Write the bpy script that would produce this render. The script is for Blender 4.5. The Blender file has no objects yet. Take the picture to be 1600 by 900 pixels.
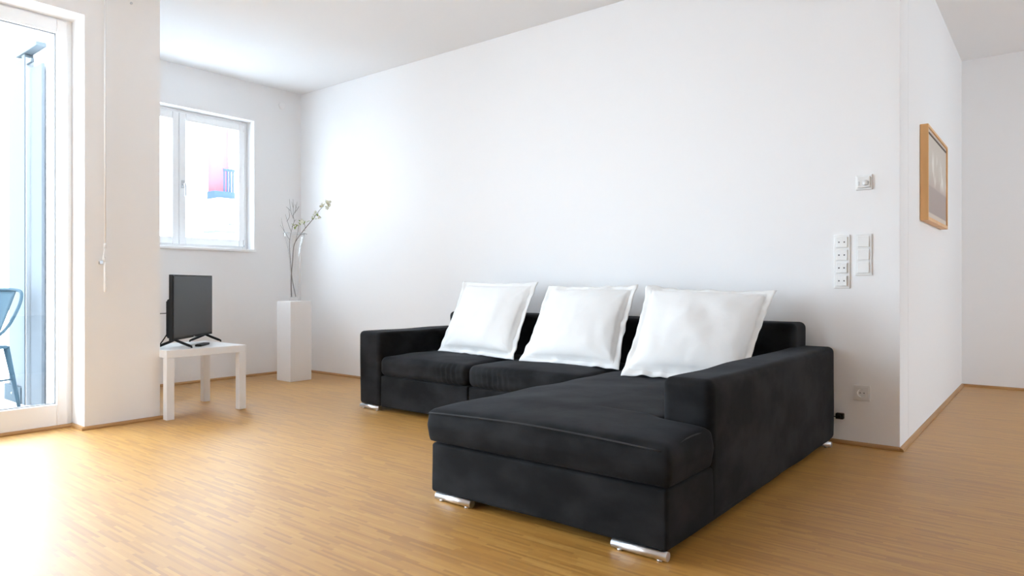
import bpy, bmesh, math, random
from mathutils import Vector, Matrix, noise
random.seed(7)
R = math.radians
S = bpy.context.scene
C = S.collection

# ------------------------------------------------------------------ camera
# room axes: X runs along the long sofa wall, Y along the window wall, Z up; metres
TH = 0.673943
F_PX, HORIZON, CAM_H = 1068.49, 443.5, 0.88
cam = bpy.data.cameras.new('camera')
camo = bpy.data.objects.new('camera', cam)
C.objects.link(camo)
camo.location = (0, 0, CAM_H)
camo.rotation_euler = (R(90), 0, TH)
cam.sensor_width = 36
cam.lens = 36 * F_PX / 1600
cam.shift_y = (HORIZON - 450) / 1600
cam.clip_start = 0.05
S.camera = camo

# ------------------------------------------------------------------ sky, exposure
w = bpy.data.worlds.new('overcast_sky')
S.world = w
w.use_nodes = True
nt = w.node_tree
bgn = nt.nodes['Background']
bgn.inputs[0].default_value = (0.82, 0.91, 1.0, 1)
bgn.inputs[1].default_value = 7.0
S.view_settings.view_transform = 'Standard'
S.view_settings.look = 'None'
S.view_settings.gamma = 1
S.view_settings.use_curve_mapping = False
S.view_settings.exposure = 1.27
S.cycles.use_denoising = True
S.cycles.max_bounces = 16
S.cycles.diffuse_bounces = 10
S.cycles.transparent_max_bounces = 16
S.cycles.sample_clamp_indirect = 12

# ------------------------------------------------------------------ room numbers
ROOM_H = 2.80
WALL_Y = 4.089      # long wall behind the sofa
NICHE_X = -6.009    # wall with the two-sash window
HALL_X = -0.65      # wall with the picture
HALL_Y = 7.033      # end wall of the hall
PIL_X = -4.582      # inner face of the pillar and facade wall
DOOR_X = -4.777     # plane of the balcony door frame
BACK_Y = -3.2
RIGHT_X = 2.9
GL_Y0, GL_Y1 = -1.05, 1.611   # glazed opening, unseen end widened to let in more light
GL_TOP = 2.50

def portal(loc, rot, sx, sy):
    l = bpy.data.lights.new('window_portal', 'AREA')
    l.shape = 'RECTANGLE'
    l.size = sx
    l.size_y = sy
    l.cycles.is_portal = True
    o = bpy.data.objects.new('window_portal', l)
    o.location = loc
    o.rotation_euler = rot
    C.objects.link(o)

portal((-4.90, (GL_Y0 + GL_Y1) / 2, 1.25), (0, R(-90), 0), 2.5, GL_Y1 - GL_Y0)
# unseen windows added to even out the light, behind and right of the camera
FW = (-4.1, -2.7, .9, 2.3)      # front wall: x0, x1, z0, z1
RW = (4.45, 5.7, .9, 2.08)        # right wall: y0, y1, z0, z1
portal(((FW[0] + FW[1]) / 2, BACK_Y - .1, 1.6), (R(90), 0, 0), FW[1] - FW[0], 1.4)
portal((RIGHT_X + .1, (RW[0] + RW[1]) / 2, 1.6), (0, R(90), 0), 1.4, RW[1] - RW[0])
portal((-6.22, 2.91, 1.82), (0, R(-90), 0), 1.25, 1.32)

# ------------------------------------------------------------------ materials
def mat(name, col=(.8, .8, .8), rough=.5, metal=0, **kw):
    m = bpy.data.materials.new(name)
    m.use_nodes = True
    b = m.node_tree.nodes['Principled BSDF']
    b.inputs['Base Color'].default_value = (*col, 1)
    b.inputs['Roughness'].default_value = rough
    b.inputs['Metallic'].default_value = metal
    for k, v in kw.items():
        b.inputs[k.replace('_', ' ')].default_value = v
    return m

def N(m, t, **kw):
    n = m.node_tree.nodes.new(t)
    for k, v in kw.items():
        setattr(n, k, v)
    return n

def L(m, a, b):
    m.node_tree.links.new(a, b)

def bsdf(m):
    return m.node_tree.nodes['Principled BSDF']

def add_bump(m, scale=200, strength=.1, dist=.001, detail=2, stretch=None):
    tc = N(m, 'ShaderNodeTexCoord')
    src = tc.outputs['Object']
    if stretch:
        mp = N(m, 'ShaderNodeMapping')
        mp.inputs['Scale'].default_value = stretch
        L(m, src, mp.inputs[0])
        src = mp.outputs[0]
    n = N(m, 'ShaderNodeTexNoise')
    n.inputs['Scale'].default_value = scale
    n.inputs['Detail'].default_value = detail
    L(m, src, n.inputs['Vector'])
    b = N(m, 'ShaderNodeBump')
    b.inputs['Strength'].default_value = strength
    b.inputs['Distance'].default_value = dist
    L(m, n.outputs['Fac'], b.inputs['Height'])
    L(m, b.outputs[0], bsdf(m).inputs['Normal'])
    return n

def noise_colour(m, c0, c1, scale, lo=.35, hi=.65, detail=3, stretch=None):
    tc = N(m, 'ShaderNodeTexCoord')
    src = tc.outputs['Object']
    if stretch:
        mp = N(m, 'ShaderNodeMapping')
        mp.inputs['Scale'].default_value = stretch
        L(m, src, mp.inputs[0])
        src = mp.outputs[0]
    n = N(m, 'ShaderNodeTexNoise')
    n.inputs['Scale'].default_value = scale
    n.inputs['Detail'].default_value = detail
    L(m, src, n.inputs['Vector'])
    r = N(m, 'ShaderNodeValToRGB')
    r.color_ramp.elements[0].position = lo
    r.color_ramp.elements[1].position = hi
    r.color_ramp.elements[0].color = (*c0, 1)
    r.color_ramp.elements[1].color = (*c1, 1)
    L(m, n.outputs['Fac'], r.inputs[0])
    L(m, r.outputs[0], bsdf(m).inputs['Base Color'])

M = {}
M['wall'] = mat('white_wall_paint', (.885, .885, .89), .75)
add_bump(M['wall'], 260, .12, .0012, 3)
M['ceil'] = mat('white_ceiling_paint', (.84, .84, .845), .9)
add_bump(M['ceil'], 200, .08, .001, 2)
M['frame'] = mat('white_window_plastic', (.90, .905, .91), .28)
M['seal'] = mat('grey_rubber_seal', (.25, .26, .27), .6)
M['lacquer'] = mat('white_lacquer', (.84, .84, .85), .3)
add_bump(M['lacquer'], 30, .02, .001, 1)
M['switch'] = mat('white_switch_plastic', (.80, .80, .79), .3)
M['recess'] = mat('dark_hole_plastic', (.12, .12, .12), .6)
M['socket_well'] = mat('socket_well_plastic', (.62, .62, .62), .4)
M['chrome'] = mat('brushed_chrome', (.74, .74, .76), .32, 1)
add_bump(M['chrome'], 900, .05, .0002, 2)
M['steel'] = mat('satin_steel', (.62, .63, .65), .35, 1)
M['black'] = mat('black_plastic', (.006, .006, .0065), .5, 0, Specular_IOR_Level=.3)
M['screen'] = mat('dark_glossy_screen', (.012, .014, .018), .16, 0, Specular_IOR_Level=.4)
M['key'] = mat('grey_rubber_key', (.10, .10, .105), .6)
M['outer_wall'] = mat('white_render_outside', (.88, .89, .90), .9)
add_bump(M['outer_wall'], 120, .2, .002, 3)
M['red_wall'] = mat('red_render_outside', (.42, .090, .105), .9)
add_bump(M['red_wall'], 120, .2, .002, 3)
M['rail_blue'] = mat('blue_grey_railing', (.035, .055, .10), .8)
M['balcony_floor'] = mat('pale_balcony_slabs', (.62, .65, .68), .8)
noise_colour(M['balcony_floor'], (.56, .59, .62), (.68, .70, .72), 6)
M['ground'] = mat('grey_pavement', (.40, .41, .42), .9)
noise_colour(M['ground'], (.50, .51, .51), (.60, .60, .61), 1.5)
M['chair'] = mat('blue_grey_powder_coat', (.034, .058, .074), .6, 0, Specular_IOR_Level=.06)
M['post'] = mat('light_aluminium_post', (.080, .092, .100), .6, 0, Specular_IOR_Level=.05)
M['plinth'] = mat('blue_grey_parapet_panel', (.045, .060, .070), .8, 0, Specular_IOR_Level=.05)
for k_ in ('red_wall', 'rail_blue', 'outer_wall', 'balcony_floor'):
    bsdf(M[k_]).inputs['Specular IOR Level'].default_value = .05
M['leaf'] = mat('pale_green_leaf', (.30, .40, .10), .5)
M['stem'] = mat('grey_brown_twig', (.17, .145, .13), .8)
add_bump(M['stem'], 400, .4, .001, 2)
M['twig'] = mat('pale_grey_twig', (.24, .225, .215), .8)
add_bump(M['twig'], 400, .3, .001, 2)
M['petal'] = mat('ivory_petal', (.86, .85, .76), .6)
M['pale_metal'] = mat('pale_blue_screen', (.098, .106, .115), .8, 0, Specular_IOR_Level=.05)
M['hedge'] = mat('pale_hedge_leaves', (.20, .30, .16), .8)
noise_colour(M['hedge'], (.12, .2, .09), (.30, .40, .22), 6)

# pillow cotton: woven relief
M['cotton'] = mat('white_cotton', (.79, .79, .785), .85, Sheen_Weight=.15)
mm = M['cotton']
tc = N(mm, 'ShaderNodeTexCoord')
n1 = N(mm, 'ShaderNodeTexNoise'); n1.inputs['Scale'].default_value = 9; n1.inputs['Detail'].default_value = 4
n2 = N(mm, 'ShaderNodeTexNoise'); n2.inputs['Scale'].default_value = 500; n2.inputs['Detail'].default_value = 1
L(mm, tc.outputs['Object'], n1.inputs['Vector']); L(mm, tc.outputs['Object'], n2.inputs['Vector'])
b1 = N(mm, 'ShaderNodeBump'); b1.inputs['Strength'].default_value = .35; b1.inputs['Distance'].default_value = .012
b2 = N(mm, 'ShaderNodeBump'); b2.inputs['Strength'].default_value = .3; b2.inputs['Distance'].default_value = .0008
L(mm, n1.outputs['Fac'], b1.inputs['Height']); L(mm, n2.outputs['Fac'], b2.inputs['Height'])
L(mm, b1.outputs[0], b2.inputs['Normal']); L(mm, b2.outputs[0], bsdf(mm).inputs['Normal'])

# sofa microfibre: charcoal nap, brushed patches
def microfibre(name, c0, c1):
    m = mat(name, c0, .8, Sheen_Weight=.03, Sheen_Roughness=.45)
    bsdf(m).inputs['Sheen Tint'].default_value = (.72, .76, .9, 1)
    bsdf(m).inputs['Specular IOR Level'].default_value = .14
    noise_colour(m, c0, c1, 4.5, .42, .62, 6, (1, 1, 1.6))
    tc = N(m, 'ShaderNodeTexCoord')
    a = N(m, 'ShaderNodeTexNoise'); a.inputs['Scale'].default_value = 7; a.inputs['Detail'].default_value = 3
    b = N(m, 'ShaderNodeTexNoise'); b.inputs['Scale'].default_value = 700; b.inputs['Detail'].default_value = 1
    L(m, tc.outputs['Object'], a.inputs['Vector']); L(m, tc.outputs['Object'], b.inputs['Vector'])
    p = N(m, 'ShaderNodeBump'); p.inputs['Strength'].default_value = .3; p.inputs['Distance'].default_value = .008
    q = N(m, 'ShaderNodeBump'); q.inputs['Strength'].default_value = .35; q.inputs['Distance'].default_value = .0006
    L(m, a.outputs['Fac'], p.inputs['Height']); L(m, b.outputs['Fac'], q.inputs['Height'])
    L(m, p.outputs[0], q.inputs['Normal']); L(m, q.outputs[0], bsdf(m).inputs['Normal'])
    return m
M['sofa'] = microfibre('charcoal_microfibre', (.005, .005, .0054), (.0165, .0165, .0178))
M['piping'] = mat('charcoal_piping', (.018, .018, .020), .8)

# glass: thin pane, clear with the slightest cool tint, fresnel gloss
def pane_glass(name, tint, gloss=.03):
    m = bpy.data.materials.new(name)
    m.use_nodes = True
    t = m.node_tree
    t.nodes.remove(t.nodes['Principled BSDF'])
    tr = N(m, 'ShaderNodeBsdfTransparent'); tr.inputs[0].default_value = (*tint, 1)
    gl = N(m, 'ShaderNodeBsdfGlossy'); gl.inputs['Roughness'].default_value = .02
    lw = N(m, 'ShaderNodeLayerWeight')
    pw = N(m, 'ShaderNodeMath', operation='POWER'); pw.inputs[1].default_value = 4.5
    fr = N(m, 'ShaderNodeMapRange'); fr.inputs['To Min'].default_value = gloss; fr.inputs['To Max'].default_value = .85
    L(m, lw.outputs['Facing'], pw.inputs[0]); L(m, pw.outputs[0], fr.inputs['Value'])
    mx = N(m, 'ShaderNodeMixShader')
    L(m, fr.outputs[0], mx.inputs[0]); L(m, tr.outputs[0], mx.inputs[1]); L(m, gl.outputs[0], mx.inputs[2])
    L(m, mx.outputs[0], t.nodes['Material Output'].inputs[0])
    return m
M['glass'] = pane_glass('window_glass', (.93, .965, .985))
M['vase_glass'] = pane_glass('vase_glass', (.985, .985, .985), .03)

# parquet of thin upright lamellae, 160 mm long, laid along X
def parquet():
    m = mat('oak_lamella_parquet', (.5, .3, .14), .38)
    bsdf(m).inputs['Specular IOR Level'].default_value = .5
    bsdf(m).inputs['Coat Weight'].default_value = .65
    bsdf(m).inputs['Coat Roughness'].default_value = .45
    bsdf(m).inputs['Coat IOR'].default_value = 1.55
    tc = N(m, 'ShaderNodeTexCoord')
    sp = N(m, 'ShaderNodeSeparateXYZ')
    L(m, tc.outputs['Object'], sp.inputs[0])
    def math_(op, a, b=None):
        n = N(m, 'ShaderNodeMath', operation=op)
        for i, v in enumerate((a, b)):
            if v is None: continue
            if isinstance(v, (int, float)): n.inputs[i].default_value = v
            else: L(m, v, n.inputs[i])
        return n.outputs[0]
    y = math_('DIVIDE', sp.outputs[1], .0115)
    row = math_('FLOOR', y)
    wn = N(m, 'ShaderNodeTexWhiteNoise', noise_dimensions='1D')
    L(m, row, wn.inputs['W'])
    x = math_('ADD', math_('DIVIDE', sp.outputs[0], .17), wn.outputs['Value'])
    col = math_('FLOOR', x)
    cb = N(m, 'ShaderNodeCombineXYZ')
    L(m, row, cb.inputs[0]); L(m, col, cb.inputs[1])
    w2 = N(m, 'ShaderNodeTexWhiteNoise', noise_dimensions='2D')
    L(m, cb.outputs[0], w2.inputs['Vector'])
    # grain inside each lamella
    mp = N(m, 'ShaderNodeMapping'); mp.inputs['Scale'].default_value = (5, 260, 1)
    L(m, tc.outputs['Object'], mp.inputs[0])
    gr = N(m, 'ShaderNodeTexNoise'); gr.inputs['Scale'].default_value = 1; gr.inputs['Detail'].default_value = 2
    L(m, mp.outputs[0], gr.inputs['Vector'])
    # broad drift of tone
    big = N(m, 'ShaderNodeTexNoise'); big.inputs['Scale'].default_value = 1.6; big.inputs['Detail'].default_value = 3
    L(m, tc.outputs['Object'], big.inputs['Vector'])
    v = math_('ADD', math_('MULTIPLY', w2.outputs['Value'], .62), math_('MULTIPLY', gr.outputs['Fac'], .22))
    v = math_('ADD', v, math_('MULTIPLY', big.outputs['Fac'], .16))
    r = N(m, 'ShaderNodeValToRGB')
    e = r.color_ramp.elements
    e[0].position = .12; e[0].color = (.355, .158, .024, 1)
    e[1].position = .9; e[1].color = (.56, .31, .074, 1)
    k = e.new(.42); k.color = (.46, .222, .038, 1)
    k = e.new(.70); k.color = (.505, .256, .050, 1)
    L(m, v, r.inputs[0])
    L(m, r.outputs[0], bsdf(m).inputs['Base Color'])
    rr = N(m, 'ShaderNodeMapRange')
    rr.inputs['To Min'].default_value = .46; rr.inputs['To Max'].default_value = .56
    L(m, v, rr.inputs['Value'])
    L(m, rr.outputs[0], bsdf(m).inputs['Roughness'])
    # joint relief
    fy = math_('ABSOLUTE', math_('SUBTRACT', math_('FRACT', y), .5))
    gap = math_('GREATER_THAN', fy, .46)
    h = math_('SUBTRACT', math_('MULTIPLY', w2.outputs['Value'], .3), gap)
    bp = N(m, 'ShaderNodeBump'); bp.inputs['Strength'].default_value = .12; bp.inputs['Distance'].default_value = .0006
    L(m, h, bp.inputs['Height'])
    L(m, bp.outputs[0], bsdf(m).inputs['Normal'])
    return m
M['parquet'] = parquet()
M['oak_trim'] = mat('oak_trim', (.42, .21, .07), .4)
noise_colour(M['oak_trim'], (.34, .165, .05), (.47, .25, .09), 8, .3, .7, 3, (.4, .4, 20))
M['beech'] = mat('light_beech_frame', (.78, .45, .19), .45)
noise_colour(M['beech'], (.72, .40, .16), (.84, .50, .22), 10, .3, .7, 3, (1, 1, .2))

# ------------------------------------------------------------------ mesh helpers
def link(name, me, m, parent=None, smooth=False):
    o = bpy.data.objects.new(name, me)
    C.objects.link(o)
    if m is not None:
        me.materials.append(m)
    if smooth:
        for p in me.polygons:
            p.use_smooth = True
    if parent is not None:
        o.parent = parent
    return o

def obj(name, bm, m, parent=None, smooth=False):
    bmesh.ops.recalc_face_normals(bm, faces=bm.faces[:])
    me = bpy.data.meshes.new(name)
    bm.to_mesh(me)
    bm.free()
    return link(name, me, m, parent, smooth)

def box(bm, x0, x1, y0, y1, z0, z1, bevel=0, seg=2, mtx=None):
    vs = [bm.verts.new((x, y, z)) for x in (x0, x1) for y in (y0, y1) for z in (z0, z1)]
    idx = ((0, 1, 3, 2), (4, 6, 7, 5), (0, 4, 5, 1), (2, 3, 7, 6), (0, 2, 6, 4), (1, 5, 7, 3))
    fs = [bm.faces.new([vs[i] for i in f]) for f in idx]
    if bevel:
        es = list({e for f in fs for e in f.edges})
        r = bmesh.ops.bevel(bm, geom=es, offset=bevel, segments=seg, profile=.5, affect='EDGES')
        vs = list({v for f in r['faces'] for v in f.verts} | {v for v in vs if v.is_valid})
    if mtx is not None:
        bmesh.ops.transform(bm, matrix=mtx, verts=vs)
    return vs

def bx(*a, **k):
    bm = bmesh.new()
    box(bm, *a, **k)
    return bm

def tube(bm, pts, rad, seg=8, cap=True):
    pts = [Vector(p) for p in pts]
    if isinstance(rad, (int, float)):
        rad = [rad] * len(pts)
    rings = []
    up = Vector((0, 0, 1))
    prev = None
    for i, p in enumerate(pts):
        if i == 0: t = pts[1] - p
        elif i == len(pts) - 1: t = p - pts[i - 1]
        else: t = (pts[i + 1] - p).normalized() + (p - pts[i - 1]).normalized()
        t.normalize()
        if prev is None:
            a = up if abs(t.z) < .9 else Vector((1, 0, 0))
            u = t.cross(a).normalized()
        else:
            u = (prev - t * prev.dot(t)).normalized()
        prev = u
        v = t.cross(u)
        rings.append([bm.verts.new(p + (u * math.cos(2 * math.pi * k / seg) + v * math.sin(2 * math.pi * k / seg)) * rad[i]) for k in range(seg)])
    for a, b in zip(rings, rings[1:]):
        for k in range(seg):
            bm.faces.new((a[k], a[(k + 1) % seg], b[(k + 1) % seg], b[k]))
    if cap:
        bm.faces.new(rings[0][::-1])
        bm.faces.new(rings[-1])

def tb(*a, **k):
    bm = bmesh.new()
    tube(bm, *a, **k)
    return bm

def spline(pts, n=8):
    P = [Vector(p) for p in pts]
    P = [P[0] * 2 - P[1]] + P + [P[-1] * 2 - P[-2]]
    out = []
    for i in range(1, len(P) - 2):
        for k in range(n):
            t = k / n
            a, b, c, d = P[i - 1:i + 3]
            out.append(.5 * ((2 * b) + (c - a) * t + (2 * a - 5 * b + 4 * c - d) * t * t + (3 * b - a - 3 * c + d) * t ** 3))
    out.append(P[-2])
    return out

def lathe(bm, prof, seg=32, centre=(0, 0)):
    rings = []
    for r, z in prof:
        rings.append([bm.verts.new((centre[0] + r * math.cos(2 * math.pi * k / seg), centre[1] + r * math.sin(2 * math.pi * k / seg), z)) for k in range(seg)])
    for a, b in zip(rings, rings[1:]):
        for k in range(seg):
            bm.faces.new((a[k], a[(k + 1) % seg], b[(k + 1) % seg], b[k]))
    return rings

def poly_prism(bm, pts, z0, z1):
    a = [bm.verts.new((x, y, z0)) for x, y in pts]
    b = [bm.verts.new((x, y, z1)) for x, y in pts]
    n = len(pts)
    for i in range(n):
        bm.faces.new((a[i], a[(i + 1) % n], b[(i + 1) % n], b[i]))
    bm.faces.new(a[::-1])
    bm.faces.new(b)

def grid_coords(lo, hi, r, n):
    """positions along one side of a cushion: dense in the rounded ends"""
    out = [lo + r * (1 - math.cos(math.pi / 2 * k / 6)) for k in range(6)]
    L_ = hi - lo - 2 * r
    out += [lo + r + L_ * k / n for k in range(n + 1)]
    out += [hi - r * (1 - math.cos(math.pi / 2 * (5 - k) / 6)) for k in range(6)]
    return out

def soft_box(x0, x1, y0, y1, z0, z1, r, n=24, disp=None):
    """upholstered block with rounded edges; disp(p, normal-ish) gives an offset vector"""
    bm = bmesh.new()
    xs, ys, zs = grid_coords(x0, x1, r, n), grid_coords(y0, y1, r, n), grid_coords(z0, z1, min(r, (z1 - z0) / 2 - .001), max(3, n // 4))
    cache = {}
    rz = min(r, (z1 - z0) / 2 - .001)
    def vert(x, y, z):
        k = (round(x, 5), round(y, 5), round(z, 5))
        if k not in cache:
            c = Vector((min(max(x, x0 + r), x1 - r), min(max(y, y0 + r), y1 - r), min(max(z, z0 + rz), z1 - rz)))
            d = Vector((x, y, z)) - c
            q = Vector((d.x / r, d.y / r, d.z / rz))
            if q.length > 1e-6:
                m_ = max(abs(q.x), abs(q.y), abs(q.z))
                q = q.normalized() * m_
            p = c + Vector((q.x * r, q.y * r, q.z * rz))
            nn = q.normalized() if q.length > 1e-6 else Vector((0, 0, 1))
            if disp: p = p + disp(p, nn)
            cache[k] = bm.verts.new(p)
        return cache[k]
    def sheet(A, B, f):
        for i in range(len(A) - 1):
            for j in range(len(B) - 1):
                q = [vert(*f(A[i], B[j])), vert(*f(A[i + 1], B[j])), vert(*f(A[i + 1], B[j + 1])), vert(*f(A[i], B[j + 1]))]
                try: bm.faces.new(q)
                except ValueError: pass
    sheet(xs, ys, lambda a, b: (a, b, z0)); sheet(xs, ys, lambda a, b: (a, b, z1))
    sheet(xs, zs, lambda a, b: (a, y0, b)); sheet(xs, zs, lambda a, b: (a, y1, b))
    sheet(ys, zs, lambda a, b: (x0, a, b)); sheet(ys, zs, lambda a, b: (x1, a, b))
    return bm

def thing(name, label, cat, loc=(0, 0, 0), rotz=0, group=None):
    o = bpy.data.objects.new(name, None)
    o.empty_display_size = .1
    C.objects.link(o)
    o.location = loc
    o.rotation_euler = (0, 0, rotz)
    return tag(o, label, cat, group)

def tag(o, label, cat, group=None):
    o['label'] = label
    o['category'] = cat
    if group: o['group'] = group
    return o

def struct(name, bm, m, parent=None, smooth=False, label=None):
    o = obj(name, bm, m, parent, smooth)
    if parent is None: o['kind'] = 'structure'
    if label: o['label'] = label
    return o

def part_label(o, text):
    o['label'] = text
    return o

# ------------------------------------------------------------------ the room shell
T = .2
fl = bmesh.new()
# living room, window niche and hall as one slab outline
poly_prism(fl, [(RIGHT_X, BACK_Y), (RIGHT_X, HALL_Y), (HALL_X, HALL_Y), (HALL_X, WALL_Y),
                (NICHE_X, WALL_Y), (NICHE_X, 2.054), (PIL_X, 2.054), (PIL_X, GL_Y1), (DOOR_X, GL_Y1), (DOOR_X, GL_Y0), (PIL_X, GL_Y0), (PIL_X, BACK_Y)], -.12, 0)
struct('floor', fl, M['parquet'], label='oak parquet floor of thin lamellae')
ce = bmesh.new()
poly_prism(ce, [(RIGHT_X + T, BACK_Y - T), (RIGHT_X + T, HALL_Y + T), (-6.25, HALL_Y + T), (-6.25, 1.86), (PIL_X - .3, 1.86), (PIL_X - .3, BACK_Y - T)], ROOM_H, ROOM_H + .2)
struct('ceiling', ce, M['ceil'], label='plain white ceiling')
# sofa wall and the return into the hall are one L-shaped block each
struct('wall_back', bx(-6.25, HALL_X, WALL_Y, WALL_Y + .25, -.12, ROOM_H, bevel=.004), M['wall'], label='long white wall behind the sofa')
struct('wall_hall', bx(HALL_X - .2, HALL_X, WALL_Y + .25, HALL_Y, -.12, ROOM_H), M['wall'], label='white hall wall with the framed picture')
struct('wall_hall_end', bx(HALL_X - .2, RIGHT_X + T, HALL_Y, HALL_Y + T, -.12, ROOM_H), M['wall'], label='white wall at the end of the hall')
def holed(x0, x1, y0, y1, w, along):
    bm = bmesh.new()
    a, b, c, d = w
    if along == 'Y':
        box(bm, x0, x1, y0, a, -.12, ROOM_H); box(bm, x0, x1, b, y1, -.12, ROOM_H)
        box(bm, x0, x1, a, b, -.12, c); box(bm, x0, x1, a, b, d, ROOM_H)
    else:
        box(bm, x0, a, y0, y1, -.12, ROOM_H); box(bm, b, x1, y0, y1, -.12, ROOM_H)
        box(bm, a, b, y0, y1, -.12, c); box(bm, a, b, y0, y1, d, ROOM_H)
    return bm
struct('wall_right', holed(RIGHT_X, RIGHT_X + T, BACK_Y, HALL_Y, RW, 'Y'), M['wall'])
struct('wall_front', holed(PIL_X - .3, RIGHT_X + T, BACK_Y - T, BACK_Y, FW, 'X'), M['wall'])
# niche wall with its window hole
WY0, WY1, WZ0, WZ1 = 2.25, 3.571, 1.205, 2.437
nw = bmesh.new()
box(nw, -6.25, NICHE_X, 1.86, WY0, -.12, ROOM_H)
box(nw, -6.25, NICHE_X, WY1, WALL_Y, -.12, ROOM_H)
box(nw, -6.25, NICHE_X, WY0, WY1, -.12, WZ0)
box(nw, -6.25, NICHE_X, WY0, WY1, WZ1, ROOM_H)
struct('wall_left', nw, M['wall'], label='white niche wall around the two-sash window')
# pillar block between door and niche
pb = bmesh.new()
poly_prism(pb, [(PIL_X, GL_Y1), (PIL_X, 2.054), (NICHE_X, 2.054), (NICHE_X, 1.86), (-4.93, 1.86), (-4.93, GL_Y1)], -.12, ROOM_H)
struct('wall_pillar', pb, M['wall'], label='white wall pillar between balcony door and window niche')
lin = bmesh.new()
box(lin, -4.93, PIL_X, GL_Y0, GL_Y1, GL_TOP, ROOM_H)
struct('wall_lintel', lin, M['wall'], label='white lintel over the balcony door')
struct('wall_left_rear', bx(-4.93, PIL_X, BACK_Y, GL_Y0, -.12, ROOM_H), M['wall'])

# slim oak trim at the foot of the walls
def skirting(name, x0, y0, x1, y1, nx, ny, parent=None):
    """low quarter-round strip from (x0,y0) to (x1,y1); (nx,ny) points into the room"""
    prof = [(0, 0), (.020, 0), (.020, .006), (.016, .013), (.009, .018), (0, .020)]
    bm = bmesh.new()
    a = [bm.verts.new((x0 + nx * d, y0 + ny * d, z)) for d, z in prof]
    b = [bm.verts.new((x1 + nx * d, y1 + ny * d, z)) for d, z in prof]
    n = len(prof)
    for i in range(n):
        bm.faces.new((a[i], a[(i + 1) % n], b[(i + 1) % n], b[i]))
    bm.faces.new(a[::-1]); bm.faces.new(b)
    struct(name, bm, M['oak_trim'])
skirting('baseboard_back', NICHE_X, WALL_Y, HALL_X, WALL_Y, 0, -1)
skirting('baseboard_hall', HALL_X, WALL_Y - .02, HALL_X, HALL_Y, 1, 0)
skirting('baseboard_hall_end', HALL_X, HALL_Y, RIGHT_X, HALL_Y, 0, -1)
skirting('baseboard_left', NICHE_X, 2.054, NICHE_X, WALL_Y, 1, 0)
skirting('baseboard_pillar', PIL_X, GL_Y1 - .02, PIL_X, 2.074, 1, 0)
skirting('baseboard_reveal', DOOR_X, GL_Y1, PIL_X, GL_Y1, 0, -1)
skirting('baseboard_door', DOOR_X + .018, GL_Y0, DOOR_X + .018, GL_Y1, 1, 0)
skirting('baseboard_niche', NICHE_X, 2.054, PIL_X, 2.054, 0, 1)

# ------------------------------------------------------------------ glazed balcony doors
def ring_frame(bm, x0, x1, ya, yb, za, zb, wy, wb, wt, bevel=.004):
    """upright rectangular frame in the YZ plane; wy side width, wb bottom, wt top"""
    box(bm, x0, x1, ya, ya + wy, za, zb, bevel)
    box(bm, x0, x1, yb - wy, yb, za, zb, bevel)
    box(bm, x0, x1, ya + wy, yb - wy, za, za + wb, bevel)
    box(bm, x0, x1, ya + wy, yb - wy, zb - wt, zb, bevel)

dn = 2  # the second door is unseen, added so more sky light enters
dw = (GL_Y1 - GL_Y0) / dn
for i in range(dn):
    y1 = GL_Y1 - dw * i
    y0 = y1 - dw
    bm = bmesh.new()
    ring_frame(bm, DOOR_X - .07, DOOR_X, y0, y1, -.0, GL_TOP + .02, .035, .03, .03)
    d = struct('door_%d' % (i + 1), bm, M['frame'])
    d['label'] = 'white framed glass balcony door' if i == 0 else 'unseen white framed glass door added for more light'
    bm = bmesh.new()
    ring_frame(bm, DOOR_X - .06, DOOR_X + .018, y0 + .03, y1 - .03, .004, GL_TOP - .01, .058, .144, .082, .006)
    sash = obj('sash', bm, M['frame'], d)
    bm = bmesh.new()
    ring_frame(bm, DOOR_X - .02, DOOR_X - .006, y0 + .088, y1 - .088, .148, GL_TOP - .092, .005, .005, .005, 0)
    obj('glazing_seal', bm, M['seal'], sash)
    obj('glass_pane', bx(DOOR_X - .028, DOOR_X - .022, y0 + .085, y1 - .085, .145, GL_TOP - .09), M['glass'], sash)

# ------------------------------------------------------------------ niche window
bm = bmesh.new()
FX0, FX1 = -6.20, -6.135
ring_frame(bm, FX0, FX1, WY0, WY1, WZ0, WZ1, .05, .05, .05)
win = struct('window_1', bm, M['frame'], label='white two-sash window in the niche')
MID = 2.908
for k, (a, b) in enumerate(((WY0 + .035, MID), (MID, WY1 - .035))):
    bm = bmesh.new()
    ring_frame(bm, FX0 + .01, FX1 + .022, a + .002, b - .002, WZ0 + .03, WZ1 - .03, .058, .065, .065, .006)
    s = obj('sash', bm, M['frame'], win)
    bm = bmesh.new()
    ring_frame(bm, FX1 - .035, FX1 - .025, a + .058, b - .058, WZ0 + .093, WZ1 - .093, .005, .005, .005, 0)
    obj('glazing_seal', bm, M['seal'], s)
    obj('glass_pane', bx(FX1 - .045, FX1 - .039, a + .055, b - .055, WZ0 + .09, WZ1 - .09), M['glass'], s)
hx = FX1 + .022
h = obj('handle_plate', bx(hx, hx + .010, MID + .016, MID + .044, 1.735, 1.805, bevel=.004), M['steel'], win)
bm = bmesh.new()
tube(bm, [(hx + .008, MID + .030, 1.765), (hx + .045, MID + .030, 1.765)], .008, 12)
tube(bm, spline([(hx + .045, MID + .030, 1.772), (hx + .048, MID + .032, 1.74), (hx + .046, MID + .033, 1.66)], 5), .0095, 10)
obj('handle_lever', bm, M['steel'], win, True)
bm = bmesh.new()
tube(bm, [(hx, WY1 - .045, WZ0 + .045), (hx, WY1 - .045, WZ0 + .095)], .010, 10)
tube(bm, [(hx, WY1 - .045, WZ1 - .10), (hx, WY1 - .045, WZ1 - .045)], .010, 10)
obj('hinge', bm, M['frame'], win, True)
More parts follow.
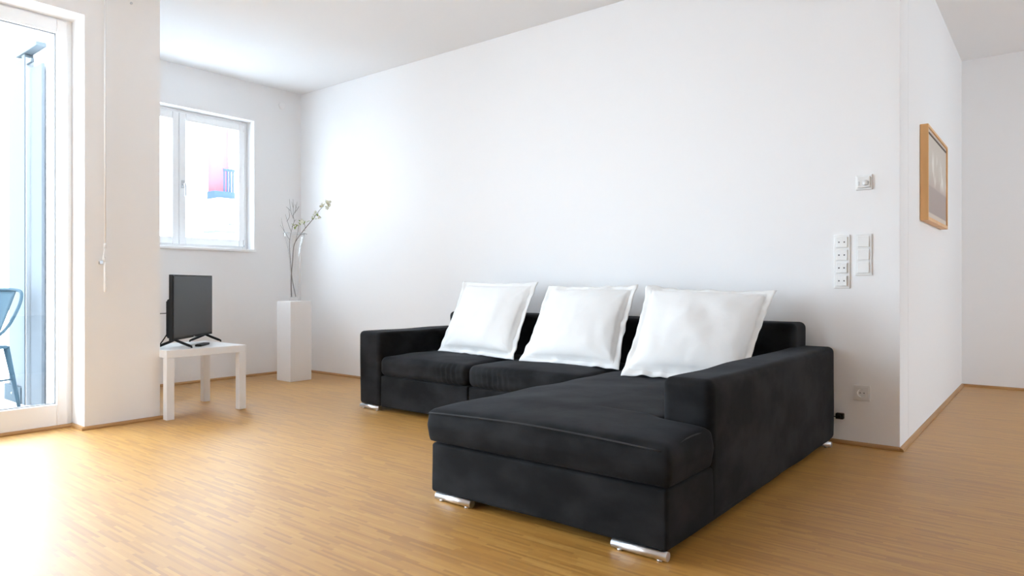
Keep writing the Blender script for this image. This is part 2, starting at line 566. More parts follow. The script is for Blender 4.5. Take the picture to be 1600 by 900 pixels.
obj('hinge_pin', tb([(hx + .004, WY1 - .045, WZ0 + .030), (hx + .004, WY1 - .045, WZ0 + .044)], .006, 8), M['steel'], win)
def added_window(n, cx, cy, w, rz):
    # added three-light fill window; local Y along the opening, local +X into the room
    e = struct('window_%d' % n, bmesh.new(), M['frame'])
    half = (w[1] - w[0]) / 2
    bm = bmesh.new()
    ring_frame(bm, -.06, 0, -half, half, w[2], w[3], .05, .05, .05)
    for k in (-1, 1):
        box(bm, -.06, 0, k * half / 3 - .04, k * half / 3 + .04, w[2] + .05, w[3] - .05, bevel=.004)
    bm.to_mesh(e.data); bm.free()
    e.location = (cx, cy, 0); e.rotation_euler = (0, 0, rz)
    for k in (-1, 0, 1):
        obj('glass_pane', bx(-.034, -.028, k * half * 2 / 3 - half / 3 + .03, k * half * 2 / 3 + half / 3 - .03, w[2] + .045, w[3] - .045), M['glass'], e)
added_window(2, (FW[0] + FW[1]) / 2, BACK_Y - .08, FW, R(90))
added_window(3, RIGHT_X + .08, (RW[0] + RW[1]) / 2, RW, R(180))
# sill board
struct('trim_1', bx(-6.135, NICHE_X + .022, WY0 - .012, WY1 + .012, WZ0 - .022, WZ0 + .003, bevel=.004), M['frame'], label='white window sill board')

# ------------------------------------------------------------------ balcony and what stands there
struct('balcony_floor', bx(-8.6, -4.93, -3.4, 1.86, -.27, -.07), M['balcony_floor'])
sc = thing('balcony_screen', 'pale blue metal privacy screen with post beyond the balcony door', 'screen', (-6.34, 1.84, -.07))
for a, b, z1 in ((-6.03, -6.27, 2.56), (-6.41, -6.80, 2.68)):
    obj('panel', bx(b + 6.34, a + 6.34, -.012, .010, 0, z1 + .07, bevel=.002), M['pale_metal'], sc)
obj('post', bx(-.05, .02, -.04, .015, 0, 2.75, bevel=.004), M['post'], sc)
part_label(obj('post_seam', bx(.030, .044, -.035, .012, 0, 2.72), M['seal'], sc), 'dark vertical seam beside the post')
obj('top_rail', bx(-.16, .32, -.05, .015, 2.752, 2.785, bevel=.003), M['post'], sc)
obj('bracket', bx(.05, .17, -.04, -.02, 2.66, 2.69, bevel=.003), M['post'], sc)
part_label(obj('lower_panel', bx(-.46, -.055, -.045, -.013, 0, .13, bevel=.003), M['plinth'], sc), 'grey blue kick panel at the foot of the screen')
obj('screw', tb([(-.26, -.044, .07), (-.26, -.052, .07)], .008, 8), M['seal'], sc)
struct('wall_outside', bx(-6.95, -6.25, 1.86, 2.0, -.2, 2.8), M['outer_wall'], label='white outside edge of the facade')

def balcony_chair():
    t = thing('metal_chair', 'blue-grey metal bistro chair standing on the balcony', 'chair', (-6.08, 1.39, -.07), R(28))
    m = M['chair']
    # local frame: +Y is the rear of the chair, X across
    SH = .50
    obj('seat', soft_box(-.175, .175, -.18, .16, SH - .022, SH, .010, 6), m, t, True)
    # hoop
    pts = [(-.165, -.10, SH + .0), (-.185, .10, SH + .10), (-.205, .20, SH + .26), (-.175, .262, SH + .375), (-.09, .285, SH + .405),
           (.09, .285, SH + .405), (.175, .262, SH + .375), (.205, .20, SH + .26), (.185, .10, SH + .10), (.165, -.10, SH)]
    obj('back_hoop', tb(spline(pts, 7), .0115, 10), m, t, True)
    # centre splat, pressed sheet
    bm = bmesh.new()
    rows = []
    for k in range(9):
        u = k / 8
        z = SH + .005 + u * .395
        y = .155 + .128 * u ** .9
        hw = .055 + .055 * u
        rows.append([bm.verts.new((hw * s, y + .012 * (1 - s * s), z)) for s in (-1, -.6, -.55, 0, .55, .6, 1)])
    for a, b in zip(rows, rows[1:]):
        for j in range(6):
            bm.faces.new((a[j], a[j + 1], b[j + 1], b[j]))
    sp_ = obj('back_splat', bm, m, t, True)
    sm = sp_.modifiers.new('thick', 'SOLIDIFY'); sm.thickness = .004
    for sx in (-1, 1):
        for sy in (-1, 1):
            bm = bmesh.new()
            top = Vector((sx * .155, sy * .155, SH - .01)); bot = Vector((sx * .205, sy * .22, .012))
            tube(bm, [top, top.lerp(bot, .5), bot], [.020, .016, .011], 8)
            lg = obj('leg', bm, m, t, True)
            obj('foot_cap', tb([bot + Vector((0, 0, .006)), (bot.x, bot.y, 0)], .014, 8), M['black'], lg)
        obj('side_brace', tb([(sx * .183, -.19, .25), (sx * .183, .19, .25)], .007, 8), m, t, True)
    obj('cross_brace', tb([(-.185, .195, .22), (0, 0, .30), (.185, -.195, .22)], .006, 8), m, t, True)
balcony_chair()

# street and houses across it
struct('ground', bx(-60, -8.6, -40, 50, -3.4, -3.2), M['ground'])
def house():
    X = -16.0
    t = thing('apartment_building', 'white apartment building with red wall strip seen through the niche window', 'building', (X, 9.5, -3.2))
    ox, oy, oz = X, 9.5, -3.2
    def b(name, m, *a, **k):
        q = (a[0] - ox, a[1] - ox, a[2] - oy, a[3] - oy, a[4] - oz, a[5] - oz)
        return obj(name, bx(*q, **k), M[m], t)
    b('wall', 'outer_wall', X - 6, X - .6, 4.6, 15, -3.2, 5.6)
    b('white_bay', 'outer_wall', X - .6, X, 4.6, 8.30, -3.2, 5.6)
    b('parapet', 'outer_wall', X - .6, X + .5, 8.30, 12.5, 1.4, 2.92)
    part_label(b('red_panel', 'red_wall', X - .6, X - .1, 8.30, 8.86, 2.92, 5.4), 'red painted wall strip')
    b('side_bay', 'outer_wall', X - .6, X + .1, 8.90, 15, 2.92, 5.6)
    b('balcony_slab', 'rail_blue', X - .1, X + .35, 8.28, 8.88, 2.92, 3.10)
    r = b('railing', 'rail_blue', X + .28, X + .32, 8.52, 8.86, 3.60, 3.66)
    for k in range(5):
        b('railing_bar', 'rail_blue', X + .285, X + .315, 8.53 + k * .075, 8.565 + k * .075, 3.08, 3.62)
    for k in range(2):
        b('window_ledge', 'post', X - .0, X + .56, 8.2 + k * .35, 8.75 + k * .35, 2.10 + k * .18, 2.14 + k * .18)
house()

# ------------------------------------------------------------------ corner sofa
LX0, LX1 = -3.885, -3.662       # left arm
CX0, CX1 = -2.012, -0.955       # chaise
RX0 = -1.150                    # inner face of right arm
FY, CY, RY = 3.12, 1.978, 2.325   # fronts: seat, chaise, right arm
BY = 4.03                       # rear of sofa
sofa = thing('corner_sofa', 'large charcoal microfibre corner sofa with chaise on chrome feet', 'sofa', (-2.4, 3.3, 0))
so = Vector((-2.4, 3.3, 0))
def wr(scale, amp, ax=(1, 1, 1), off=0):
    def f(p):
        return noise.noise(Vector((p.x * ax[0] * scale + off, p.y * ax[1] * scale, p.z * ax[2] * scale))) * amp
    return f
def S_part(name, x0, x1, y0, y1, z0, z1, r, n=20, disp=None, m='sofa', label=None):
    o = obj(name, soft_box(x0 - so.x, x1 - so.x, y0 - so.y, y1 - so.y, z0, z1, r, n, disp), M[m], sofa, True)
    if label: part_label(o, label)
    return o
w1 = wr(4, .004)
flat = lambda p, n: n * w1(p)
# base blocks
S_part('seat_base', LX1 + .004, -2.848, FY + .004, BY - .05, .032, .245, .012, 16, flat)
S_part('seat_base', -2.842, CX0 + .01, FY + .004, BY - .05, .032, .245, .012, 16, flat)
S_part('chaise_base', CX0 + .004, CX1 - .004, CY + .004, BY - .06, .032, .232, .014, 24, flat)
# arms
w2 = wr(3, .006, off=4)
arm_d = lambda p, n: n * w2(p)
la = S_part('armrest', LX0, LX1, FY - .003, BY - .01, .030, .545, .030, 20, arm_d)
ra = S_part('armrest', RX0, CX1, RY, BY, .030, .537, .032, 24, arm_d)
# back rest
S_part('backrest', LX1 + .004, RX0 + .05, 3.80, BY, .20, .668, .034, 28, lambda p, n: n * w2(p))

# seat cushions with gathered fronts
def cushion_disp(x0, x1, y0, y1, puff, seed, folds):
    cx, cy = (x0 + x1) / 2 - so.x, (y0 + y1) / 2 - so.y
    hx_, hy_ = (x1 - x0) / 2, (y1 - y0) / 2
    def f(p, n):
        u, v = (p.x - cx) / hx_, (p.y - cy) / hy_
        d = Vector((0, 0, 0))
        if n.z > .2:
            d.z += puff * max(0, 1 - abs(u) ** 3) * max(0, 1 - abs(v) ** 4) * n.z
            d.z += noise.noise(Vector((p.x * 6 + seed, p.y * 6, 0))) * .004
        if n.y < -.2:
            # vertical gathers near the middle seam
            wgt = math.exp(-((p.x - folds[0] + so.x) / folds[1]) ** 2) if False else math.exp(-(((p.x + so.x) - folds[0]) / folds[1]) ** 2)
            d.y += -n.y * .0045 * wgt * math.sin((p.x + so.x) * 2 * math.pi / .042 + 2.2 * noise.noise(Vector((p.x * 5, p.z * 14, seed))) + p.z * 22)
            d.y -= .008 * max(0, 1 - abs(u) ** 4)
        d += n * noise.noise(Vector((p.x * 3.1, p.y * 3.1, p.z * 3 + seed))) * .004
        return d
    return f
S_part('seat_cushion', LX1 + .005, -2.850, FY - .012, 3.84, .243, .378, .045, 60, cushion_disp(LX1, -2.85, FY, 3.84, .022, 1.3, (-2.98, .13)))
S_part('seat_cushion', -2.842, -2.005, FY - .012, 3.84, .243, .378, .045, 60, cushion_disp(-2.842, -2.0, FY, 3.84, .022, 5.1, (-2.60, .17)))

# L-shaped chaise cushion: two blocks fused, then puffed
bm = bmesh.new()
box(bm, CX0 - .004, CX1 + .006, CY - .010, RY - .006, .236, .372)
box(bm, CX0 - .004, RX0 - .004, CY - .010, 3.84, .236, .372)
me = bpy.data.meshes.new('tmp'); bm.to_mesh(me); bm.free()
tmp = bpy.data.objects.new('tmp', me); C.objects.link(tmp)
rm = tmp.modifiers.new('r', 'REMESH'); rm.mode = 'VOXEL'; rm.voxel_size = .0125
sm = tmp.modifiers.new('s', 'SMOOTH'); sm.factor = .5; sm.iterations = 14
dg = bpy.context.evaluated_depsgraph_get()
me2 = bpy.data.meshes.new_from_object(tmp.evaluated_get(dg))
bpy.data.objects.remove(tmp)
for v in me2.vertices:
    p = v.co
    inx = min(p.x - CX0, (CX1 if p.y < RY else RX0) - p.x) / .30
    iny = min(p.y - CY, 3.84 - p.y) / .30
    k = max(0, min(1, inx)) ** .5 * max(0, min(1, iny)) ** .5
    top = max(0, (p.z - .30) / .07)
    p.z += .024 * k * min(1, top) + noise.noise(Vector((p.x * 4, p.y * 4, 0))) * .006 * min(1, top)
    side = max(0, 1 - abs(p.z - .305) / .07)
    if p.y < CY + .02: p.y -= .012 * side
    if p.x > CX1 - .02 and p.y < RY: p.x += .012 * side
    if p.x < CX0 + .02: p.x -= .003 * side - .003
    p.x -= so.x; p.y -= so.y
link('chaise_cushion', me2, M['sofa'], sofa, True)
chc = bpy.data.objects['chaise_cushion'] if 'chaise_cushion' in bpy.data.objects else None
# piping along the cushion seams (sub-part of the chaise cushion)
def pipe(pts, parent, r=.0030):
    obj('piping', tb([Vector(p) - so for p in spline(pts, 6)], r, 6), M['piping'], parent, True)
pipe([(CX0 + .01, CY - .012, .356), (CX0 + .25, CY - .016, .366), (-1.5, CY - .017, .372), (-1.2, CY - .016, .366), (CX1 - .02, CY - .010, .354)], chc)
pipe([(CX1 + .004, CY + .03, .245), (CX1 + .010, CY + .012, .29), (CX1 + .006, CY + .03, .345), (CX1 - .004, CY + .12, .366), (CX1 - .004, RY - .08, .366), (CX1 + .004, RY - .02, .34)], chc)

# chrome feet: round bars on small pads
def foot(cx, cy, ln, rz):
    mt = Matrix.Translation(Vector((cx, cy, 0)) - so) @ Matrix.Rotation(rz, 4, 'Z')
    bm = bmesh.new()
    tube(bm, [mt @ Vector((-ln / 2, 0, .019)), mt @ Vector((ln / 2, 0, .019))], .0155, 14)
    f = obj('foot', bm, M['chrome'], sofa, True)
    f.data.polygons[-1].use_smooth = False; f.data.polygons[-2].use_smooth = False
    for s in (-1, 1):
        bm = bmesh.new()
        tube(bm, [mt @ Vector((s * ln * .36, 0, .006)), mt @ Vector((s * ln * .36, 0, 0))], .010, 10)
        obj('foot_pad', bm, M['steel'], f, True)
foot(-1.884, CY + .012, .190, 0)
foot(-1.060, CY + .012, .200, 0)
foot(LX0 + .112, FY + .012, .20, 0)
foot(-1.05, BY - .1, .205, 0)
foot(LX0 + .112, BY - .1, .20, 0)
foot(-2.1, FY + .2, .20, 0)

# ------------------------------------------------------------------ white pillows
def pillow(corners, thick, label, seed):
    BL, BR, TL, TR = [Vector(c) for c in corners]
    base = (BL + BR) / 2
    t = thing('pillow', label, 'pillow', base, 0, 'large white pillows on the sofa')
    BL, BR, TL, TR = [c - base for c in (BL, BR, TL, TR)]
    nrm = (BR - BL).cross(TL - BL).normalized()      # towards the viewer
    n = 56
    fl_ = .055                                        # width of the flange, as a share of the side
    def P(u, v, side):
        # pinched-in outline between the corners
        e = .028
        uu = u + (-(u - .5) * 2) * e * 4 * v * (1 - v)
        vv = v + (-(v - .5) * 2) * e * 4 * u * (1 - u) * (1 if v > .5 else .3)
        p = BL.lerp(BR, uu).lerp(TL.lerp(TR, uu), vv)
        a = max(0, min(1, (u - fl_) / (1 - 2 * fl_))); b = max(0, min(1, (v - fl_) / (1 - 2 * fl_)))
        d = (max(0, 4 * a * (1 - a)) * max(0, 4 * b * (1 - b)))
        d = d ** .42
        sag = 1 + .30 * (.5 - b)
        off = thick * d * sag
        wv = noise.noise(Vector((u * 4 + seed, v * 4, side))) * .014 * d + noise.noise(Vector((u * 11 + seed, v * 7, side + 3))) * .005 * d
        rim = (1 - min(1, d * 3))
        wob = noise.noise(Vector((u * 9 + seed, v * 9, 5))) * .020 * rim
        # radial puckers in the corners
        cu = min(u, 1 - u); cv = min(v, 1 - v)
        puck = math.exp(-((cu + cv) / .26) ** 2) * .006 * math.sin(14 * math.atan2(cv + .01, cu + .01) + seed) * min(1, d * 4)
        s = 1 if side > 0 else -1
        p = p + nrm * (s * (off + wv + puck + .0022) + wob)
        return p
    bm = bmesh.new()
    G = {}
    for side in (1, -1):
        for i in range(n + 1):
            for j in range(n + 1):
                G[side, i, j] = bm.verts.new(P(i / n, j / n, side))
    for i in range(n):
        for j in range(n):
            bm.faces.new((G[1, i, j], G[1, i + 1, j], G[1, i + 1, j + 1], G[1, i, j + 1]))
            bm.faces.new((G[-1, i, j], G[-1, i, j + 1], G[-1, i + 1, j + 1], G[-1, i + 1, j]))
    rim = [(i, 0) for i in range(n)] + [(n, j) for j in range(n)] + [(i, n) for i in range(n, 0, -1)] + [(0, j) for j in range(n, 0, -1)]
    for a, b in zip(rim, rim[1:] + rim[:1]):
        bm.faces.new((G[1, a[0], a[1]], G[-1, a[0], a[1]], G[-1, b[0], b[1]], G[1, b[0], b[1]]))
    obj('pillowcase', bm, M['cotton'], t, True)
    # stitched seam round the cushion inside the flange
    f = fl_ * .98
    loop = [(f + (1 - 2 * f) * k / 30, f) for k in range(31)] + [(1 - f, f + (1 - 2 * f) * k / 30) for k in range(1, 31)] \
         + [(1 - f - (1 - 2 * f) * k / 30, 1 - f) for k in range(1, 31)] + [(f, 1 - f - (1 - 2 * f) * k / 30) for k in range(1, 30)]
    pts = [P(u, v, 1) + nrm * .0005 for u, v in loop]
    obj('flange_seam', tb(pts + [pts[0]], .0016, 5, cap=False), M['cotton'], t, True)
pillow([(-3.475, 3.50, .400), (-2.725, 3.43, .392), (-3.475, 3.775, .900), (-2.775, 3.76, .893)], .085, 'white pillow at the left end of the sofa, beside the low armrest', 1.0)
pillow([(-2.655, 3.40, .392), (-1.955, 3.42, .392), (-2.69, 3.76, .868), (-2.01, 3.755, .876)], .085, 'white pillow in the middle of the three on the sofa', 6.3)
pillow([(-1.80, 3.17, .398), (-1.185, 3.30, .398), (-1.955, 3.755, .868), (-1.18, 3.755, .842)], .095, 'largest looking white pillow, on the chaise beside the right armrest', 11.8)

# ------------------------------------------------------------------ small white side table
tx, ty = -4.755, 2.325
tab = thing('side_table', 'small square white side table under the television', 'table', (tx, ty, 0))
obj('tabletop', bx(-.275, .275, -.275, .275, .40, .45, bevel=.0025), M['lacquer'], tab)
for sx in (-1, 1):
    for sy in (-1, 1):
        x0 = sx * .275 if sx < 0 else .225
        y0 = sy * .275 if sy < 0 else .225
        obj('leg', bx(x0, x0 + .05, y0, y0 + .05, 0, .3995, bevel=.002), M['lacquer'], tab)

# ------------------------------------------------------------------ television
A = Vector((-4.590, 2.128, 0)); B = Vector((-5.020, 2.625, 0))
dirv = (B - A).normalized()
W = (B - A).length
ang = math.atan2(dirv.y, dirv.x)
tv = thing('television', 'flat black television standing on two splayed feet on the white side table', 'television', ((A.x + B.x) / 2, (A.y + B.y) / 2, .45), ang)
# local: X along the screen, -Y... front faces the room
z0, z1 = .052, .492
fs = -1 if (Matrix.Rotation(ang, 3, 'Z') @ Vector((0, -1, 0))).x > 0 else 1     # which local Y side faces the room
def tvb(name, x0, x1, ya, yb, za, zb, m, bevel=.003, parent=tv):
    ya, yb = sorted((ya * fs, yb * fs))
    return obj(name, bx(x0, x1, ya, yb, za, zb, bevel=bevel), M[m], parent)
tvb('housing', -W / 2, W / 2, -.014, .012, z0, z1, 'black')
tvb('screen', -W / 2 + .011, W / 2 - .011, .011, .0145, z0 + .016, z1 - .010, 'screen', .0006)
bm = bmesh.new()
vs = box(bm, -W / 2 + .05, W / 2 - .05, -.070, -.012, z0 + .005, z0 + .29)
for v in bm.verts:
    if v.co.y < -.05:
        v.co.x *= .90; v.co.z = z0 + .015 + (v.co.z - z0 - .005) * .88
    v.co.y *= fs
bmesh.ops.bevel(bm, geom=bm.edges[:], offset=.008, segments=2, affect='EDGES')
obj('rear_housing', bm, M['black'], tv)
bm = bmesh.new()
box(bm, -.012, .012, min(.0145 * fs, .0155 * fs), max(.0145 * fs, .0155 * fs), z0 + .005, z0 + .0085)
part_label(obj('badge', bm, M['steel'], tv), 'small pale badge on the lower bezel')
for xf in (-W / 2 + .055, W / 2 - .10):
    bm = bmesh.new()
    for s in (-1, 1):
        tube(bm, spline([(xf, 0 * fs, z0 + .004), (xf, s * .035, z0 - .012), (xf, s * .115, .008)], 4), [.009] * 8 + [.006], 8)
    f = obj('stand_foot', bm, M['black'], tv, True)
    for s in (-1, 1):
        obj('rubber_pad', tb([(xf, s * .113, .006), (xf, s * .113, 0)], .0065, 8), M['black'], f, True)
# cables at the rear
cb_ = Matrix.Rotation(-ang, 3, 'Z')
bm = bmesh.new()
tube(bm, spline([(-W / 2 + .09, -fs * .07, z0 + .18), (-W / 2 + .05, -fs * .12, z0 + .17), (-W / 2 + .06, -fs * .16, z0 + .10), (-W / 2 + .10, -fs * .13, .01), (-W / 2 + .03, -fs * .09, .006)], 8), .003, 6)
tube(bm, spline([(-W / 2 + .12, -fs * .07, z0 + .05), (-W / 2 + .05, -fs * .10, .02), (-W / 2 + .02, -fs * .14, .008), (-W / 2 + .07, -fs * .17, .006)], 8), .004, 6)
obj('cable', bm, M['black'], tv, True)
rc = thing('remote_control', 'black remote control lying on the white side table', 'remote', (-4.655, 2.375, .45), math.atan2(.22, -.209) )
obj('body', bx(-.085, .085, -.021, .021, 0, .016, bevel=.005, seg=3), M['black'], rc, True)
bm = bmesh.new()
for i in range(9):
    for j in range(3):
        x = -.066 + i * .0150; y = -.012 + j * .012
        box(bm, x - .0045, x + .0045, y - .0035, y + .0035, .0155, .0178, bevel=.001, seg=1)
obj('keypad', bm, M['key'], rc)

# ------------------------------------------------------------------ pedestal, vase, branches
px0, px1, py0, py1 = -5.585, -5.368, 3.545, 3.765
pc = ((px0 + px1) / 2, (py0 + py1) / 2)
ped = tag(obj('pedestal', bx(px0, px1, py0, py1, 0, .722, bevel=.003), M['lacquer']), 'tall narrow white pedestal in the corner of the niche', 'pedestal')
va = thing('glass_vase', 'tall flared clear glass vase standing on the white pedestal', 'vase', (pc[0], pc[1], .722))
bm = bmesh.new()
prof = [(.0, .003), (.040, .003), (.044, .010), (.036, .024), (.034, .06), (.036, .20), (.043, .36), (.058, .48), (.085, .58), (.097, .62),
        (.094, .622), (.082, .58), (.055, .48), (.040, .36), (.033, .20), (.031, .06), (.030, .034), (.0, .030)]
lathe(bm, prof, 40)
bmesh.ops.remove_doubles(bm, verts=bm.verts, dist=.0001)
obj('vessel', bm, M['vase_glass'], va, True)
bm = bmesh.new()
rr = lathe(bm, [(.042, 0), (.042, .0035), (.0, .0035)], 30)
obj('base_disc', bm, M['vase_glass'], va)
bm = bmesh.new()
tube(bm, [Vector((.0955 * math.cos(a), .0955 * math.sin(a), .6215)) for a in [2 * math.pi * k / 40 for k in range(41)]], .0022, 6, cap=False)
obj('rim', bm, M['glass'], va, True)

# branches: s = offset to the right as seen from the sofa side, d = depth
RV = Vector((math.cos(TH), math.sin(TH), 0)); DV = Vector((-math.sin(TH), math.cos(TH), 0))
def bp(s, z, d=0):
    return RV * s + DV * d + Vector((0, 0, z - .722))
br = thing('bare_branch', 'pale bare branch with forked twigs standing in the glass vase', 'branch', (pc[0], pc[1], .722))
bm = bmesh.new()
tube(bm, spline([bp(.014, .760), bp(-.020, .93), bp(-.037, 1.09, .01), bp(-.050, 1.25, .02), bp(-.030, 1.36, .01), bp(-.005, 1.46, .02)], 6), [.0042 - .00006 * k for k in range(31)], 7)
obj('stem', bm, M['twig'], br, True)
twigs = [((-.030, 1.36), (-.065, 1.45), (-.085, 1.52)), ((-.005, 1.46), (-.010, 1.52), (-.004, 1.60), (-.006, 1.655)), ((-.008, 1.50), (.018, 1.56), (.028, 1.63)),
         ((-.008, 1.48), (-.035, 1.55), (-.045, 1.62), (-.046, 1.66)), ((-.045, 1.28), (-.085, 1.35), (-.125, 1.42)), ((-.085, 1.35), (-.10, 1.41), (-.12, 1.49)),
         ((-.065, 1.45), (-.045, 1.50), (-.055, 1.56)), ((.002, 1.53), (.012, 1.58), (.008, 1.61)), ((-.035, 1.55), (-.055, 1.575), (-.07, 1.585)),
         ((-.005, 1.575), (-.018, 1.61), (-.026, 1.635)), ((.012, 1.545), (.035, 1.585), (.046, 1.59)), ((-.02, 1.40), (.005, 1.45), (.022, 1.47))]
for k, tw in enumerate(twigs):
    pts = spline([bp(a, z, .015 * math.sin(k * 2 + i)) for i, (a, z) in enumerate(tw)], 4)
    obj('twig', tb(pts, [.0026 - .0014 * i / (len(pts) - 1) for i in range(len(pts))], 6), M['twig'], br, True)
    bmb = bmesh.new()
fb = thing('blossom_branch', 'dark branch with ivory blossoms leaning right out of the glass vase', 'branch', (pc[0], pc[1], .722))
main = [(-.020, .760), (-.024, .85), (-.022, .97), (-.012, 1.087), (-.004, 1.20), (.012, 1.26), (.055, 1.325), (.105, 1.39), (.160, 1.455), (.205, 1.515), (.240, 1.56), (.275, 1.595)]
pts = spline([bp(a, z, -.01) for a, z in main], 5)
obj('stem', tb(pts, [.0048 - .0028 * i / (len(pts) - 1) for i in range(len(pts))], 8), M['stem'], fb, True)
for tw in [((.012, 1.26), (.035, 1.35), (.045, 1.41)), ((.045, 1.41), (.015, 1.425), (.000, 1.41)), ((.055, 1.325), (.10, 1.34), (.12, 1.335)), ((.105, 1.39), (.10, 1.42), (.085, 1.43)),
           ((.205, 1.515), (.235, 1.50), (.25, 1.485)), ((.055, 1.325), (.085, 1.365), (.105, 1.37))]:
    obj('twig', tb(spline([bp(a, z, -.01) for a, z in tw], 4), .0018, 6), M['stem'], fb, True)
def petal_mesh(r):
    bm = bmesh.new()
    rows = []
    for i in range(6):
        u = i / 5
        hw = r * .52 * math.sin(math.pi * min(.97, .08 + .86 * u)) ** .8
        rows.append([bm.verts.new((hw * s, r * u, r * .35 * u * u + r * .12 * s * s)) for s in (-1, -.5, 0, .5, 1)])
    for a, b in zip(rows, rows[1:]):
        for j in range(4):
            bm.faces.new((a[j], a[j + 1], b[j + 1], b[j]))
    me = bpy.data.meshes.new('petal'); bm.to_mesh(me); bm.free()
    me.materials.append(M['petal'])
    for p in me.polygons: p.use_smooth = True
    return me
PET = petal_mesh(.024)
def leafmesh():
    bm = bmesh.new()
    rows = []
    for i in range(6):
        u = i / 5
        hw = .009 * math.sin(math.pi * min(.98, .03 + .95 * u))
        rows.append([bm.verts.new((hw * s, .034 * u, .004 * math.sin(3 * u) + .003 * abs(s))) for s in (-1, 0, 1)])
    for a, b in zip(rows, rows[1:]):
        for j in range(2):
            bm.faces.new((a[j], a[j + 1], b[j + 1], b[j]))
    me = bpy.data.meshes.new('leaf'); bm.to_mesh(me); bm.free()
    me.materials.append(M['leaf'])
    return me
LEAF = leafmesh()
rnd = random.Random(3)
core = None
def flower(s, z, sc_, d=0, tilt=None):
    c = bp(s, z, d)
    e = rnd.uniform(0, 6.28)
    ax = tilt or Vector((rnd.uniform(-.6, 1), rnd.uniform(-1, .2), rnd.uniform(-.2, .8))).normalized()
    q = ax.to_track_quat('Z', 'Y').to_matrix().to_4x4()
    bmh = bmesh.new()
    bmesh.ops.create_icosphere(bmh, subdivisions=1, radius=.0045 * sc_)
    h = obj('flower_heart', bmh, M['leaf'], fb, True)
    h.location = c
    for k in range(5):
        o = bpy.data.objects.new('petal', PET)
        C.objects.link(o)
        o.parent = h
        o.matrix_local = q @ Matrix.Rotation(e + k * 2 * math.pi / 5, 4, 'Z') @ Matrix.Rotation(R(rnd.uniform(5, 40)), 4, 'X') @ Matrix.Scale(sc_, 4)
for s, z, k in ((.282, 1.600, 1.1), (.300, 1.620, 1.15), (.318, 1.598, 1.1), (.300, 1.575, 1.0), (.262, 1.605, .9), (.325, 1.628, .9), (.250, 1.585, .85), (.312, 1.560, .9), (.285, 1.635, .8),
                (.205, 1.535, .8), (.190, 1.505, .8), (.235, 1.488, .9), (.175, 1.485, .7), (.085, 1.440, 1.0), (.070, 1.455, .8), (.222, 1.52, .6)):
    flower(s, z, k, rnd.uniform(-.03, .03) - .02)
for s, z in ((.075, 1.43), (.085, 1.445), (.060, 1.44), (.045, 1.41), (.03, 1.415), (.01, 1.405), (.025, 1.395), (.04, 1.42), (.165, 1.47), (.15, 1.455), (.19, 1.49), (.09, 1.425), (.055, 1.42), (.002, 1.41), (.20, 1.47), (.215, 1.495)):
    o = bpy.data.objects.new('leaf', LEAF)
    C.objects.link(o)
    o.parent = fb
    o.matrix_local = Matrix.Translation(bp(s, z, rnd.uniform(-.02, .01))) @ Vector((rnd.uniform(-1, 1), rnd.uniform(-1, .2), rnd.uniform(-.5, 1))).to_track_quat('Y', 'Z').to_matrix().to_4x4()

# ------------------------------------------------------------------ picture in the hall
py_a, py_b, pz_a, pz_b = 4.738, 5.66, 1.262, 1.838
pic = thing('framed_picture', 'framed print in pale wood hanging on the hall wall', 'picture', (HALL_X, (py_a + py_b) / 2, (pz_a + pz_b) / 2))
hw, hh = (py_b - py_a) / 2, (pz_b - pz_a) / 2
FD = .045
bm = bmesh.new()
box(bm, 0.002, FD, -hw, -hw + .016, -hh, hh, bevel=.0015)
box(bm, 0.002, FD, hw - .016, hw, -hh, hh, bevel=.0015)
box(bm, 0.002, FD, -hw + .016, hw - .016, -hh, -hh + .022, bevel=.0015)
box(bm, 0.002, FD, -hw + .016, hw - .016, hh - .016, hh, bevel=.0015)
obj('frame', bm, M['beech'], pic)
pm = mat('faded_landscape_print', (.6, .55, .5), .6)
tc = N(pm, 'ShaderNodeTexCoord'); sp = N(pm, 'ShaderNodeSeparateXYZ')
L(pm, tc.outputs['Generated'], sp.inputs[0])
rp = N(pm, 'ShaderNodeValToRGB'); e = rp.color_ramp.elements
e[0].position = 0; e[0].color = (.66, .58, .50, 1)
e[1].position = 1; e[1].color = (.60, .54, .47, 1)
for ps, cc in ((.07, (.66, .58, .50)), (.085, (.40, .33, .30)), (.37, (.42, .35, .32)), (.39, (.52, .44, .39)), (.55, (.60, .54, .47)), (.8, (.62, .56, .49))):
    k = e.new(ps); k.color = (*cc, 1)
L(pm, sp.outputs[2], rp.inputs[0])
mp = N(pm, 'ShaderNodeMapping'); mp.inputs['Scale'].default_value = (1, 6.5, 1.6)
L(pm, tc.outputs['Generated'], mp.inputs[0])
nz = N(pm, 'ShaderNodeTexNoise'); nz.inputs['Scale'].default_value = 1.6; nz.inputs['Detail'].default_value = 3
L(pm, mp.outputs[0], nz.inputs['Vector'])
r2 = N(pm, 'ShaderNodeValToRGB'); r2.color_ramp.elements[0].position = .5; r2.color_ramp.elements[1].position = .6
L(pm, nz.outputs['Fac'], r2.inputs[0])
band = N(pm, 'ShaderNodeMapRange'); band.inputs['From Min'].default_value = .38; band.inputs['From Max'].default_value = .5
L(pm, sp.outputs[2], band.inputs['Value'])
band2 = N(pm, 'ShaderNodeMapRange'); band2.inputs['From Min'].default_value = .80; band2.inputs['From Max'].default_value = .68
L(pm, sp.outputs[2], band2.inputs['Value'])
mu = N(pm, 'ShaderNodeMath', operation='MULTIPLY'); L(pm, band.outputs[0], mu.inputs[0]); L(pm, band2.outputs[0], mu.inputs[1])
mu2 = N(pm, 'ShaderNodeMath', operation='MULTIPLY'); L(pm, mu.outputs[0], mu2.inputs[0]); L(pm, r2.outputs[0], mu2.inputs[1])
mixc = N(pm, 'ShaderNodeMix', data_type='RGBA')
